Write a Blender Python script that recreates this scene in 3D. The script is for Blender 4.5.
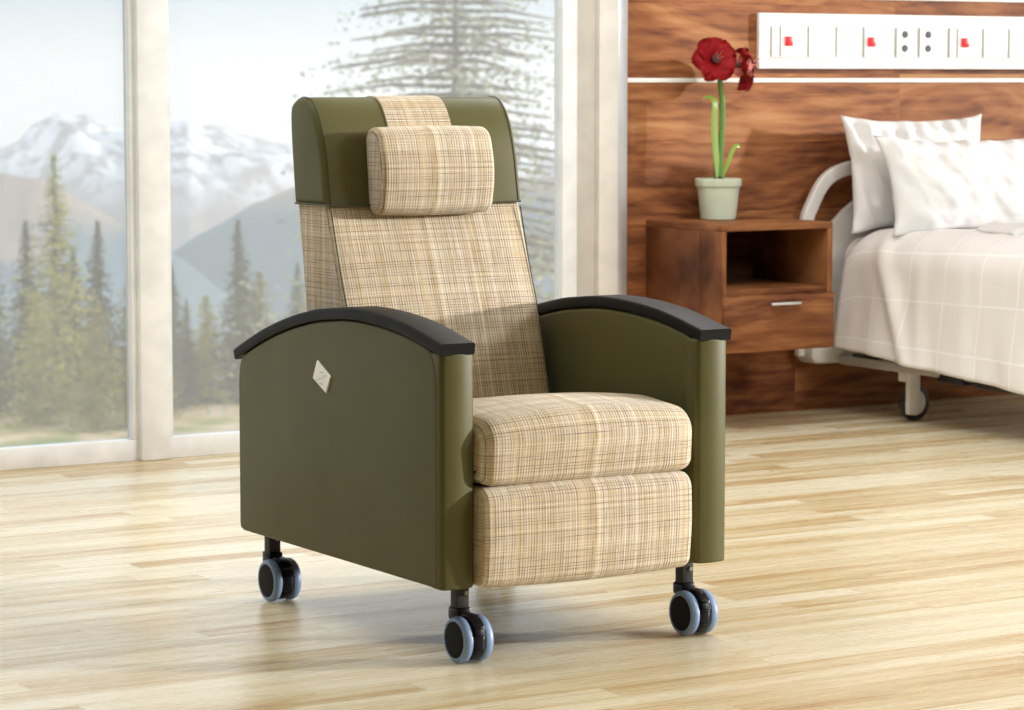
import bpy, bmesh, math, random
from mathutils import Vector, Matrix, noise
random.seed(7)
PI = math.pi
for o in list(bpy.data.objects):
    bpy.data.objects.remove(o)
SC = bpy.context.scene
COL = SC.collection

# ------------------------------------------------------------------ camera
F_PX, PITCH, YAW, CAM_H = 2845.96, 0.09580, 0.54780, 1.2699
cd = bpy.data.cameras.new('camera')
cam = bpy.data.objects.new('camera', cd); COL.objects.link(cam)
cam.location = (0, 0, CAM_H)
cam.rotation_euler = (PI/2 - PITCH, 0, -YAW)
cd.sensor_width = 36; cd.lens = 36*F_PX/1024
cd.clip_start = .05; cd.clip_end = 20000
cd.dof.use_dof = True; cd.dof.focus_distance = 6.45; cd.dof.aperture_fstop = 9
SC.camera = cam

# ------------------------------------------------------------------ world
W = bpy.data.worlds.new('sky'); SC.world = W; W.use_nodes = True
nt = W.node_tree; nt.nodes.clear()
out = nt.nodes.new('ShaderNodeOutputWorld'); bg = nt.nodes.new('ShaderNodeBackground')
tc = nt.nodes.new('ShaderNodeTexCoord'); sp = nt.nodes.new('ShaderNodeSeparateXYZ')
rp = nt.nodes.new('ShaderNodeValToRGB')
nt.links.new(tc.outputs['Generated'], sp.inputs[0]); nt.links.new(sp.outputs['Z'], rp.inputs[0])
e = rp.color_ramp.elements
e[0].position = 0.0; e[0].color = (.95, .95, .95, 1)
e[1].position = .9; e[1].color = (.80, .90, 1.05, 1)
for pz, c in ((.01, (.92, .94, .95, 1)), (.03, (.66, .77, .87, 1)), (.12, (.72, .82, .95, 1)), (.3, (.85, .94, 1.05, 1))):
    k = e.new(pz); k.color = c
nt.links.new(rp.outputs[0], bg.inputs[0]); bg.inputs[1].default_value = 1.1
nt.links.new(bg.outputs[0], out.inputs[0])

# ------------------------------------------------------------------ sun and added soft area lights
def light(name, kind, loc, rot, energy, color, **kw):
    d = bpy.data.lights.new(name, kind); d.energy = energy; d.color = color
    for k, v in kw.items(): setattr(d, k, v)
    o = bpy.data.objects.new(name, d); COL.objects.link(o); o.location = loc; o.rotation_euler = rot
    return o
def aim(v): return Vector(v).to_track_quat('-Z', 'Y').to_euler()
light('sun', 'SUN', (12, -3, 5), aim((-.9, .43, -.14)), 4.2, (1.0, .97, .93), angle=math.radians(2.2))
light('added_area_light', 'AREA', (6.4, 3.4, 2.70), aim((-.45, .35, -1)), 190, (.97, .985, 1.0), shape='RECTANGLE', size=1.6, size_y=1.6)  # added soft key light out of view, from the front right
light('added_area_light', 'AREA', (2.3, 6.9, 2.72), aim((.1, .1, -1)), 52, (.97, .985, 1.0), shape='RECTANGLE', size=2.4, size_y=2.0)  # added fill for the window columns, no fixture there
light('added_area_light', 'AREA', (5.3, 7.0, 2.72), aim((0, 0, -1)), 50, (.97, .985, 1.0), shape='RECTANGLE', size=1.6, size_y=1.6)  # added fill to brighten the quilt side and service panel
VS = SC.view_settings
VS.view_transform = 'Standard'; VS.look = 'None'; VS.gamma = 1; VS.use_curve_mapping = False; VS.exposure = 0.10
SC.display_settings.display_device = 'sRGB'
cy_ = SC.cycles
cy_.use_denoising = True; cy_.max_bounces = 8; cy_.transparent_max_bounces = 24
cy_.diffuse_bounces = 5; cy_.volume_bounces = 3; cy_.glossy_bounces = 3; cy_.caustics_reflective = False; cy_.caustics_refractive = False

# ------------------------------------------------------------------ helpers
def mk(name, V, F, mat, parent=None, org=(0, 0, 0), uv=None, smooth=True, sharp=35):
    me = bpy.data.meshes.new(name)
    ox, oy, oz = org
    me.from_pydata([(v[0]-ox, v[1]-oy, v[2]-oz) for v in V], [], F)
    if uv:
        l = me.uv_layers.new(name='UVMap'); i = 0
        for fuv in uv:
            for c in fuv:
                l.data[i].uv = c; i += 1
    me.materials.append(mat)
    bm = bmesh.new(); bm.from_mesh(me)
    bmesh.ops.recalc_face_normals(bm, faces=bm.faces)
    if smooth:
        for f in bm.faces: f.smooth = True
        for ed in bm.edges:
            if len(ed.link_faces) == 2 and ed.calc_face_angle(0) > math.radians(sharp): ed.smooth = False
    bm.to_mesh(me); bm.free()
    o = bpy.data.objects.new(name, me); COL.objects.link(o)
    if parent is not None: o.parent = parent
    return o
def thing(name, label, cat, loc, group=None):
    o = bpy.data.objects.new(name, None); COL.objects.link(o); o.location = loc
    o.empty_display_size = .1
    o['label'] = label; o['category'] = cat
    if group: o['group'] = group
    return o
def tag(o, label, cat, group=None, kind=None):
    o['label'] = label; o['category'] = cat
    if group: o['group'] = group
    if kind: o['kind'] = kind
    return o
def struct(o): o['kind'] = 'structure'; return o

def join(*parts):
    V, F, U = [], [], []
    for p in parts:
        n = len(V); V += p[0]; F += [tuple(i+n for i in f) for f in p[1]]; U += p[2]
    return V, F, U
def box(x0, x1, y0, y1, z0, z1, b=0.0, seg=2):
    bm = bmesh.new(); bmesh.ops.create_cube(bm, size=1)
    for v in bm.verts:
        v.co = Vector((x0 if v.co.x < 0 else x1, y0 if v.co.y < 0 else y1, z0 if v.co.z < 0 else z1))
    if b: bmesh.ops.bevel(bm, geom=list(bm.edges), offset=b, segments=seg, affect='EDGES', profile=.5)
    bm.verts.index_update()
    V = [tuple(v.co) for v in bm.verts]; F = [tuple(v.index for v in f.verts) for f in bm.faces]
    bm.normal_update(); U = []
    for f in bm.faces:
        n = f.normal; a = max(range(3), key=lambda i: abs(n[i]))
        for_f = [(v.co[1], v.co[2]) if a == 0 else ((v.co[0], v.co[2]) if a == 1 else (v.co[0], v.co[1])) for v in f.verts]
        U.append(for_f)
    bm.free()
    return V, F, U
def obj(name, g, mat, parent=None, org=(0, 0, 0), **k): return mk(name, g[0], g[1], mat, parent, org, uv=g[2], **k)

def spline(P, n=6, closed=False):
    out = []; N = len(P); rng = range(N if closed else N-1)
    for i in rng:
        g = lambda k: Vector(P[k % N] if closed else P[max(0, min(N-1, k))])
        a, b, c, d = g(i-1), g(i), g(i+1), g(i+2)
        for j in range(n):
            t = j/n
            out.append(.5*((2*b) + (c-a)*t + (2*a-5*b+4*c-d)*t*t + (3*b-a-3*c+d)*t**3))
    if not closed: out.append(Vector(P[-1]))
    return [tuple(p) for p in out]
def rpoly(P, n=5):
    """rounded polygon: P = (a, b, radius)"""
    out = []; N = len(P)
    for i in range(N):
        p = Vector(P[i][:2]); r = P[i][2] if len(P[i]) > 2 else 0
        if r <= 0: out.append(tuple(p)); continue
        a = (Vector(P[i-1][:2])-p); c = (Vector(P[(i+1) % N][:2])-p)
        la, lc = a.length, c.length; a.normalize(); c.normalize()
        ang = a.angle(c); t = min(r/math.tan(ang/2), la*.49, lc*.49); r2 = t*math.tan(ang/2)
        ctr = p + (a+c).normalized()*(r2/math.sin(ang/2))
        s = p+a*t-ctr; q = p+c*t-ctr
        a0 = math.atan2(s.y, s.x); a1 = math.atan2(q.y, q.x); d = (a1-a0+PI) % (2*PI)-PI
        for k in range(n+1):
            th = a0+d*k/n; out.append((ctr.x+math.cos(th)*r2, ctr.y+math.sin(th)*r2))
    return out
def resample(P, step):
    out = []; N = len(P)
    for i in range(N):
        a = Vector(P[i]); b = Vector(P[(i+1) % N]); m = max(1, int((b-a).length/step))
        for k in range(m): out.append(tuple(a.lerp(b, k/m)))
    return out
def off2(P, d):
    N = len(P); out = []
    ar = sum(P[i][0]*P[(i+1) % N][1]-P[(i+1) % N][0]*P[i][1] for i in range(N))
    s = 1 if ar > 0 else -1
    for i in range(N):
        a = Vector(P[i-1]); b = Vector(P[i]); c = Vector(P[(i+1) % N])
        n1 = Vector(((b-a).y, -(b-a).x)); n2 = Vector(((c-b).y, -(c-b).x))
        if n1.length > 1e-9: n1.normalize()
        if n2.length > 1e-9: n2.normalize()
        n = n1+n2
        if n.length < 1e-6: n = n1
        n.normalize(); k = d/max(.6, n.dot(n1)) if n1.length else d
        out.append((b.x+n.x*s*k, b.y+n.y*s*k))
    return out
def extr(P, x0, x1, r=.01, axis='x', nx=2, nr=4, bulge=None, side_bulge=0, uoff=0):
    """extrude the closed outline P along an axis with rounded ends. bulge(t, p) moves points outward by offset."""
    L = x1-x0; st = []
    for k in range(nr+1):
        th = PI/2*k/nr; st.append((x0+r*(1-math.sin(th)) if k else x0+r*0, -r*(1-math.sin(th)) ) if False else (x0+r*(1-math.cos(th)), -r*(1-math.sin(th))))
    mid = [(x0+r+(L-2*r)*k/nx, 0.0) for k in range(1, nx)]
    end = [(x1-(s[0]-x0), s[1]) for s in reversed(st)]
    st = st+mid+end
    N = len(P); cum = [0]
    for i in range(N): cum.append(cum[-1]+(Vector(P[(i+1) % N])-Vector(P[i])).length)
    V, F, U = [], [], []
    def put(x, p):
        if axis == 'x': return (x, p[0], p[1])
        if axis == 'y': return (p[0], x, p[1])
        return (p[0], p[1], x)
    for (x, ins) in st:
        t = (x-x0)/L
        Q = off2(P, ins) if ins else list(P)
        if bulge:
            B = off2(P, 1.0); Q = [(q[0]+(b[0]-p[0])*bulge(t, p), q[1]+(b[1]-p[1])*bulge(t, p)) for q, p, b in zip(Q, P, B)]
        V += [put(x, q) for q in Q]
    for k in range(len(st)-1):
        for i in range(N):
            j = (i+1) % N
            F.append((k*N+i, k*N+j, (k+1)*N+j, (k+1)*N+i))
            U.append([(st[k][0]+uoff, cum[i]), (st[k][0]+uoff, cum[i+1]), (st[k+1][0]+uoff, cum[i+1]), (st[k+1][0]+uoff, cum[i])])
    for k, xx in ((0, st[0][0]), (len(st)-1, st[-1][0])):
        c = (sum(V[k*N+i][0] for i in range(N))/N, sum(V[k*N+i][1] for i in range(N))/N, sum(V[k*N+i][2] for i in range(N))/N)
        F.append(tuple(k*N+i for i in range(N)))
        a = off2(P, -r)
        U.append([(q[0]+.37, q[1]) for q in a])
    return V, F, U
def frames(path, up=(0, 0, 1)):
    P = [Vector(p) for p in path]; T = []
    for i in range(len(P)):
        a = P[max(0, i-1)]; b = P[min(len(P)-1, i+1)]; T.append((b-a).normalized())
    n = Vector(up) - T[0]*Vector(up).dot(T[0])
    if n.length < 1e-3: n = T[0].orthogonal()
    n.normalize(); out = []
    for i, t in enumerate(T):
        n = (n - t*n.dot(t)).normalized(); out.append((P[i], t, n, t.cross(n)))
    return out
def sweep(path, sec, up=(0, 0, 1), scale=None):
    """sec: closed list of (b, n) offsets"""
    fr = frames(path, up); N = len(sec); V, F, U = [], [], []; cum = 0; cs = []
    for k, (p, t, n, b) in enumerate(fr):
        if k: cum += (p-fr[k-1][0]).length
        cs.append(cum); s = scale(k/(len(fr)-1)) if scale else 1
        if not isinstance(s, tuple): s = (s, s)
        for (q, w) in sec: V.append(tuple(p+b*q*s[0]+n*w*s[1]))
    for k in range(len(fr)-1):
        for i in range(N):
            j = (i+1) % N; F.append((k*N+i, k*N+j, (k+1)*N+j, (k+1)*N+i))
            U.append([(i/N, cs[k]), ((i+1)/N, cs[k]), ((i+1)/N, cs[k+1]), (i/N, cs[k+1])])
    F.append(tuple(range(N))); U.append([(i/N, 0) for i in range(N)])
    F.append(tuple((len(fr)-1)*N+i for i in range(N))); U.append([(i/N, cum) for i in range(N)])
    return V, F, U
def circ(r, n=12, r2=None): return [(math.cos(2*PI*i/n)*r, math.sin(2*PI*i/n)*(r2 or r)) for i in range(n)]
def lathe(prof, c, axis='z', n=32):
    """prof: (radius, height)"""
    V, F, U = [], [], []; M = len(prof)
    for i in range(n):
        a = 2*PI*i/n; ca, sa = math.cos(a), math.sin(a)
        for (r, h) in prof:
            if axis == 'z': V.append((c[0]+r*ca, c[1]+r*sa, c[2]+h))
            elif axis == 'x': V.append((c[0]+h, c[1]+r*ca, c[2]+r*sa))
            else: V.append((c[0]+r*ca, c[1]+h, c[2]+r*sa))
    for i in range(n):
        j = (i+1) % n
        for k in range(M-1):
            F.append((i*M+k, j*M+k, j*M+k+1, i*M+k+1)); U.append([(i/n, k/M), ((i+1)/n, k/M), ((i+1)/n, (k+1)/M), (i/n, (k+1)/M)])
    for k in (0, M-1):
        if prof[k][0] > 1e-6: F.append(tuple(i*M+k for i in range(n))); U.append([(.5, .5)]*n)
    return V, F, U

# ------------------------------------------------------------------ materials
class NT:
    def __init__(s, name):
        s.m = bpy.data.materials.new(name); s.m.use_nodes = True; s.t = s.m.node_tree
        s.b = s.t.nodes['Principled BSDF']
    def n(s, kind, ins=None, **kw):
        nd = s.t.nodes.new(kind)
        for k, v in kw.items(): setattr(nd, k, v)
        for k, v in (ins or {}).items(): s.set(nd, k, v)
        return nd
    def set(s, nd, k, v):
        if isinstance(v, bpy.types.NodeSocket): s.t.links.new(v, nd.inputs[k])
        else: nd.inputs[k].default_value = v
    def math(s, op, a, b=0.0, c=None):
        nd = s.n('ShaderNodeMath', operation=op); s.set(nd, 0, a); s.set(nd, 1, b)
        if c is not None: s.set(nd, 2, c)
        return nd.outputs[0]
    def ramp(s, fac, stops, interp='LINEAR'):
        nd = s.n('ShaderNodeValToRGB'); nd.color_ramp.interpolation = interp; s.set(nd, 0, fac)
        el = nd.color_ramp.elements
        while len(el) < len(stops): el.new(.5)
        for q, (p, c) in zip(el, stops): q.position = p; q.color = (c[0], c[1], c[2], 1)
        return nd.outputs[0]
    def mix(s, fac, a, b, blend='MIX'):
        nd = s.n('ShaderNodeMix', data_type='RGBA', blend_type=blend); s.set(nd, 0, fac)
        s.set(nd, 6, a); s.set(nd, 7, b); return nd.outputs[2]
    def vec(s, v, sc=(1, 1, 1), loc=(0, 0, 0)):
        nd = s.n('ShaderNodeMapping'); s.t.links.new(v, nd.inputs[0]); nd.inputs['Scale'].default_value = sc; nd.inputs['Location'].default_value = loc
        return nd.outputs[0]
    def noise(s, v, scale=1, detail=2, rough=.5, dist=0, dim='3D'):
        nd = s.n('ShaderNodeTexNoise', noise_dimensions=dim); s.t.links.new(v, nd.inputs['Vector'])
        nd.inputs['Scale'].default_value = scale; nd.inputs['Detail'].default_value = detail; nd.inputs['Roughness'].default_value = rough; nd.inputs['Distortion'].default_value = dist
        return nd.outputs['Fac']
    def bump(s, h, strength=.2, dist=.01):
        nd = s.n('ShaderNodeBump'); s.t.links.new(h, nd.inputs['Height']); nd.inputs['Strength'].default_value = strength; nd.inputs['Distance'].default_value = dist
        s.t.links.new(nd.outputs[0], s.b.inputs['Normal'])
    def base(s, c, rough=.5, metal=0, spec=.5, coat=0):
        s.set(s.b, 'Base Color', c if isinstance(c, bpy.types.NodeSocket) else (*c[:3], 1)); s.set(s.b, 'Roughness', rough)
        s.set(s.b, 'Metallic', metal); s.set(s.b, 'Specular IOR Level', spec)
        if coat: s.set(s.b, 'Coat Weight', coat); s.set(s.b, 'Coat Roughness', .15)
        return s
    @property
    def obj(s): return s.n('ShaderNodeTexCoord').outputs['Object']
    @property
    def uv(s): return s.n('ShaderNodeTexCoord').outputs['UV']
    @property
    def pos(s): return s.n('ShaderNodeNewGeometry').outputs['Position']
def V4(*c): return (*c, 1)
def plain(name, c, rough=.5, metal=0, spec=.5, coat=0, bump=0, bscale=200):
    m = NT(name).base(c, rough, metal, spec, coat)
    v = m.obj; f = m.noise(v, 9, 3)
    a = tuple(x*.93 for x in c); b = tuple(min(1, x*1.06) for x in c)
    m.set(m.b, 'Base Color', m.ramp(f, [(.35, a), (.65, b)]))
    if bump: m.bump(m.noise(v, bscale, 3), bump, .002)
    return m.m

def fabric():
    m = NT('plaid_weave'); uv = m.uv
    sx = m.n('ShaderNodeSeparateXYZ'); m.t.links.new(uv, sx.inputs[0]); U, Vv = sx.outputs[0], sx.outputs[1]
    cream = V4(.77, .69, .55)
    band = m.ramp(m.noise(m.vec(uv, (60, 1.6, 1)), 1, 2, .6), [(.32, (.55, .42, .27)), (.45, (.62, .52, .39)), (.60, (.70, .62, .52))])
    band2 = m.noise(m.vec(uv, (1.6, 55, 1)), 1, 2, .6)
    col = m.mix(m.ramp(band2, [(.38, (.55, .55, .55)), (.52, (0, 0, 0))]), band, V4(.57, .46, .34))
    def lines(freq, w, seed, along_u, thr):
        c = U if along_u else Vv
        g = m.math('MULTIPLY', m.math('ADD', c, seed), freq)
        cell = m.math('FLOOR', g); fr = m.math('FRACT', g)
        inl = m.math('LESS_THAN', fr, w)
        wn = m.n('ShaderNodeTexWhiteNoise', noise_dimensions='1D'); m.t.links.new(cell, wn.inputs['W'])
        on = m.math('LESS_THAN', wn.outputs[0], thr)
        # the slub yarn comes and goes along its run
        sc = (freq*.9, 14, 1) if along_u else (14, freq*.9, 1)
        fade = m.math('MULTIPLY_ADD', m.noise(m.vec(uv, sc, (seed, seed*3, 0)), 1, 2), 2.2, -.45)
        nd = m.n('ShaderNodeClamp'); m.set(nd, 0, fade)
        return m.math('MULTIPLY', m.math('MULTIPLY', inl, on), nd.outputs[0])
    # ochre, brown, grey and dark yarns
    col = m.mix(m.math('MULTIPLY', lines(160, .45, .013, True, .55), .75), col, V4(.50, .36, .13))
    col = m.mix(m.math('MULTIPLY', lines(130, .30, .37, True, .45), .6), col, V4(.92, .90, .84))
    col = m.mix(m.math('MULTIPLY', lines(145, .30, .71, True, .80), .88), col, V4(.11, .075, .06))
    col = m.mix(m.math('MULTIPLY', lines(165, .38, .23, False, .5), .45), col, V4(.52, .40, .20))
    col = m.mix(m.math('MULTIPLY', lines(150, .34, .57, False, .45), .35), col, V4(.92, .89, .82))
    col = m.mix(m.math('MULTIPLY', lines(150, .28, .91, False, .62), .72), col, V4(.14, .095, .08))
    col = m.mix(1.0, col, V4(.93, .92, .89), 'MULTIPLY')
    m.base(col, .85, 0, .25)
    h = m.noise(m.vec(uv, (500, 500, 1)), 1, 1)
    m.bump(h, .35, .001)
    m.set(m.b, 'Sheen Weight', .15)
    return m.m
def vinyl(name, c, rough, spec=.5):
    m = NT(name); v = m.obj
    f = m.noise(v, 6, 3)
    m.base(m.ramp(f, [(.3, tuple(x*.94 for x in c)), (.7, tuple(x*1.05 for x in c))]), rough, 0, spec)
    m.bump(m.noise(v, 420, 2), .12, .0008)
    return m.m
def walnut(name, plank_h=.0, vertical=False, seed=0, gain=1.0):
    m = NT(name); v0 = m.pos
    if vertical:
        sw = m.n('ShaderNodeSeparateXYZ'); m.t.links.new(v0, sw.inputs[0])
        cb = m.n('ShaderNodeCombineXYZ'); s = m.math('ADD', sw.outputs[0], sw.outputs[1])
        m.t.links.new(sw.outputs[2], cb.inputs[0]); m.t.links.new(sw.outputs[1], cb.inputs[1]); m.t.links.new(sw.outputs[0], cb.inputs[2]); v0 = cb.outputs[0]
    if plank_h:
        s3 = m.n('ShaderNodeSeparateXYZ'); m.t.links.new(v0, s3.inputs[0])
        row = m.math('FLOOR', m.math('DIVIDE', s3.outputs[2], plank_h))
        wr = m.n('ShaderNodeTexWhiteNoise', noise_dimensions='1D'); m.t.links.new(row, wr.inputs['W'])
        c = m.math('FLOOR', m.math('ADD', m.math('DIVIDE', s3.outputs[0], 3.6), m.math('MULTIPLY', wr.outputs[0], 3.7)))
        idn = m.math('ADD', m.math('MULTIPLY', c, 7.13), m.math('MULTIPLY', row, 3.31))
        wn = m.n('ShaderNodeTexWhiteNoise', noise_dimensions='1D'); m.t.links.new(idn, wn.inputs['W'])
        sh = m.n('ShaderNodeVectorMath', operation='MULTIPLY_ADD'); m.t.links.new(wn.outputs['Color'], sh.inputs[0]); sh.inputs[1].default_value = (9, 9, 9); m.t.links.new(v0, sh.inputs[2])
        v = sh.outputs[0]; tone = wn.outputs[0]
    else:
        v = v0; tone = None
    big = m.noise(m.vec(v, (1.0, 1, 3.6), (seed, seed, 0)), 1, 5, .6, 2.2)
    g = m.n('ShaderNodeTexWave', wave_type='BANDS', bands_direction='Z', wave_profile='SIN')
    m.t.links.new(m.vec(v, (.30, .3, 1.0), (seed*.7, 0, seed)), g.inputs['Vector'])
    g.inputs['Scale'].default_value = 5.5; g.inputs['Distortion'].default_value = 14; g.inputs['Detail'].default_value = 3.5
    g.inputs['Detail Scale'].default_value = .9; g.inputs['Detail Roughness'].default_value = .6
    fine = m.noise(m.vec(v, (5, 5, 130)), 1, 4, .65)
    f = m.math('ADD', m.math('MULTIPLY', big, .85), m.math('MULTIPLY', g.outputs['Fac'], .10))
    f = m.math('ADD', f, m.math('MULTIPLY', m.math('SUBTRACT', fine, .5), .26))
    if tone is not None: f = m.math('ADD', f, m.math('MULTIPLY', m.math('SUBTRACT', tone, .5), .14))
    G = lambda *c: tuple(x*gain for x in c)
    col = m.ramp(f, [(.28, G(.11, .036, .016)), (.40, G(.24, .082, .033)), (.50, G(.36, .135, .050)), (.60, G(.47, .195, .075)), (.74, G(.58, .29, .12))])
    m.base(col, .5, 0, .16)
    m.bump(fine, .06, .002)
    return m.m
def maple():
    m = NT('maple_boards'); v0 = m.pos
    s3 = m.n('ShaderNodeSeparateXYZ'); m.t.links.new(v0, s3.inputs[0]); X, Y = s3.outputs[0], s3.outputs[1]
    bw = .085; bl = 1.1
    ry = m.math('DIVIDE', Y, bw); row = m.math('FLOOR', ry)
    wr = m.n('ShaderNodeTexWhiteNoise', noise_dimensions='1D'); m.t.links.new(row, wr.inputs['W'])
    cx_ = m.math('ADD', m.math('DIVIDE', X, bl), m.math('MULTIPLY', wr.outputs[0], 5.3)); c = m.math('FLOOR', cx_)
    idn = m.math('ADD', m.math('MULTIPLY', c, 5.17), m.math('MULTIPLY', row, 2.71))
    wn = m.n('ShaderNodeTexWhiteNoise', noise_dimensions='1D'); m.t.links.new(idn, wn.inputs['W'])
    sh = m.n('ShaderNodeVectorMath', operation='MULTIPLY_ADD'); m.t.links.new(wn.outputs['Color'], sh.inputs[0]); sh.inputs[1].default_value = (11, 11, 0); m.t.links.new(v0, sh.inputs[2])
    v = sh.outputs[0]
    streak = m.noise(m.vec(v, (1.3, 20, 1)), 1, 3, .5, .4)
    fine = m.noise(m.vec(v, (6, 160, 1)), 1, 3, .6)
    f = m.math('ADD', m.math('MULTIPLY', streak, .80), m.math('MULTIPLY', fine, .10)); f = m.math('ADD', f, .03)
    f = m.math('ADD', f, m.math('MULTIPLY', m.math('SUBTRACT', wn.outputs[0], .5), .36))
    col = m.ramp(f, [(.24, (.50, .34, .16)), (.38, (.62, .49, .28)), (.50, (.70, .60, .40)), (.62, (.76, .68, .49)), (.8, (.80, .73, .56))])
    fy = m.math('FRACT', ry); fx = m.math('FRACT', cx_)
    gap = m.math('MAXIMUM', m.math('LESS_THAN', fy, .022), m.math('LESS_THAN', fx, .0022))
    col = m.mix(m.math('MULTIPLY', gap, .42), col, V4(.30, .18, .08))
    m.base(col, .30, 0, .5)
    m.set(m.b, 'Roughness', m.math('MULTIPLY_ADD', fine, .12, .22))
    m.bump(fine, .04, .002)
    return m.m
def cloth(name, c, rough=.9, grid=False):
    m = NT(name); uv = m.uv
    col = V4(*c)
    if grid:
        s3 = m.n('ShaderNodeSeparateXYZ'); m.t.links.new(uv, s3.inputs[0])
        a = m.math('LESS_THAN', m.math('FRACT', m.math('DIVIDE', s3.outputs[0], .20)), .035)
        b = m.math('LESS_THAN', m.math('FRACT', m.math('DIVIDE', s3.outputs[1], .20)), .035)
        g = m.math('MAXIMUM', a, b)
        col = m.mix(g, col, V4(.96, .95, .94))
        m.bump(g, .5, .004)
    else:
        m.bump(m.noise(m.obj, 60, 4), .15, .004)
    m.base(col, rough, 0, .2)
    m.set(m.b, 'Sheen Weight', .1)
    return m.m

M = {}
M['fabric'] = fabric()
M['olive'] = vinyl('olive_vinyl', (.098, .092, .034), .44, .18)
M['black_pad'] = vinyl('black_urethane', (.0065, .0062, .0068), .5, .15)
M['piping'] = plain('dark_olive_piping', (.045, .045, .02), .5)
M['stem'] = plain('grey_painted_steel', (.04, .039, .038), .5, 0, .2)
M['housing'] = plain('black_plastic', (.004, .004, .005), .3, 0, .2)
M['tyre'] = plain('grey_blue_rubber', (.19, .28, .46), .42)
M['hub'] = plain('charcoal_plastic', (.013, .0125, .012), .6, 0, .1)
M['chrome'] = plain('chrome', (.7, .7, .7), .25, 1)
M['bolt_m'] = plain('grey_bolt', (.30, .29, .28), .35, .8)
M['badge'] = plain('white_plastic', (.93, .93, .94), .4)
M['badge_ink'] = plain('pale_grey_ink', (.62, .62, .65), .5)
M['floor'] = maple()
M['wall_wood'] = walnut('walnut_wall_boards', .26, gain=.74)
M['walnut'] = walnut('walnut_veneer', 0, seed=3.1, gain=.60)
M['walnut_v'] = walnut('walnut_upright_veneer', 0, vertical=True, seed=1.7, gain=.60)
M['shade_in'] = walnut('walnut_shaded_inside', 0, seed=5.3, gain=.22)  # shade of the open recess put into a darkened walnut
M['frame'] = plain('white_window_frame', (.87, .885, .91), .45)
M['plaster'] = plain('warm_white_plaster', (.56, .525, .475), .8)
M['trim'] = plain('cream_trim', (.74, .71, .67), .55)
M['metal'] = plain('brushed_aluminium', (.66, .66, .68), .35, .7)
M['rail'] = plain('white_lacquer', (.85, .84, .82), .4)
M['panel'] = plain('white_enamel_panel', (.92, .92, .92), .35)
M['switch'] = plain('grey_white_plate', (.86, .86, .86), .4)
M['groove'] = plain('grey_groove', (.42, .41, .38), .6)
M['red'] = plain('red_button', (.80, .012, .02), .35)
M['hole'] = plain('dark_socket', (.05, .055, .06), .5)
M['bed_white'] = plain('bed_frame_plastic', (.66, .64, .61), .4)
M['bed_grey'] = plain('bed_grey_steel', (.50, .48, .45), .4)
M['bed_black'] = plain('bed_black_plastic', (.012, .012, .014), .35)
M['bed_blue'] = plain('bed_blue_plastic', (.02, .15, .38), .4)
M['blanket'] = cloth('window_pane_quilt', (.83, .805, .79), grid=True)
M['sheet'] = cloth('white_sheet', (.80, .79, .785))
M['pillow'] = cloth('white_pillowcase', (.74, .735, .735))
M['mattress'] = cloth('mattress_sheet', (.78, .73, .70))
M['pot'] = plain('pale_green_glaze', (.60, .68, .54), .18, 0, .6, .4)
M['soil'] = plain('dark_bulb', (.05, .025, .015), .9)
M['stalk'] = plain('green_stalk', (.11, .24, .05), .35)
M['leaf'] = plain('bright_leaf', (.25, .40, .06), .3)
M['petal'] = plain('red_petal', (.25, .004, .007), .6, 0, .2)
M['petal_stripe'] = plain('pink_striped_petal', (.70, .22, .22), .45)
M['throat'] = plain('dark_flower_throat', (.05, .004, .006), .6)
def glass():
    m = NT('veiled_window_glass'); t = m.t
    tr = m.n('ShaderNodeBsdfTransparent'); tr.inputs[0].default_value = (.97, .98, .98, 1)
    gl = m.n('ShaderNodeBsdfGlossy'); gl.inputs['Roughness'].default_value = .05
    tl = m.n('ShaderNodeBsdfTranslucent'); tl.inputs[0].default_value = (.95, .96, .97, 1)
    df = m.n('ShaderNodeBsdfDiffuse'); df.inputs[0].default_value = (.95, .96, .97, 1)
    a = m.n('ShaderNodeMixShader'); a.inputs[0].default_value = .5; t.links.new(tl.outputs[0], a.inputs[1]); t.links.new(df.outputs[0], a.inputs[2])
    b = m.n('ShaderNodeMixShader'); b.inputs[0].default_value = .17; t.links.new(tr.outputs[0], b.inputs[1]); t.links.new(a.outputs[0], b.inputs[2])  # whitish share added to veil the view, for haze and overexposure
    c = m.n('ShaderNodeMixShader'); c.inputs[0].default_value = .03; t.links.new(b.outputs[0], c.inputs[1]); t.links.new(gl.outputs[0], c.inputs[2])
    t.links.new(c.outputs[0], t.nodes['Material Output'].inputs[0])
    return m.m
M['glass'] = glass()

# ------------------------------------------------------------------ setting
YW = 8.784
struct(obj('floor', box(-2.7, 9.52, -3.1, YW+.12, -.06, 0), M['floor'], smooth=False))
XL, XR, YB, ZC = -2.6, 9.4, -3.0, 2.75
M['wall_paint'] = plain('white_wall_paint', (.80, .79, .76), .8)
struct(obj('ceiling', box(XL, XR, YB, YW+.12, ZC, ZC+.1), M['wall_paint'], smooth=False))
M['dark_absorber'] = plain('dark_grey_absorbing_wall', (.14, .14, .15), .8)  # unseen walls kept dark to cut bounce on left-facing sides
struct(obj('wall_left', box(XL-.1, XL, YB, YW+.12, 0, ZC), M['dark_absorber'], smooth=False))
struct(obj('wall_front', box(XL, XR, YB-.1, YB, 0, ZC), M['dark_absorber'], smooth=False))
# unseen right wall: low parapet, open windows, solid pier added to shade window columns
struct(obj('wall_right', join(box(XR, XR+.12, YB, YW, 0, .75), box(XR, XR+.12, YB, YW, 2.55, ZC), box(XR, XR+.12, 5.2, 7.085, .75, 2.55), *[box(XR, XR+.12, y-.03, y+.03, .75, 2.55) for y in (-2.97, 1.2)]), M['wall_paint'], smooth=False))
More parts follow.
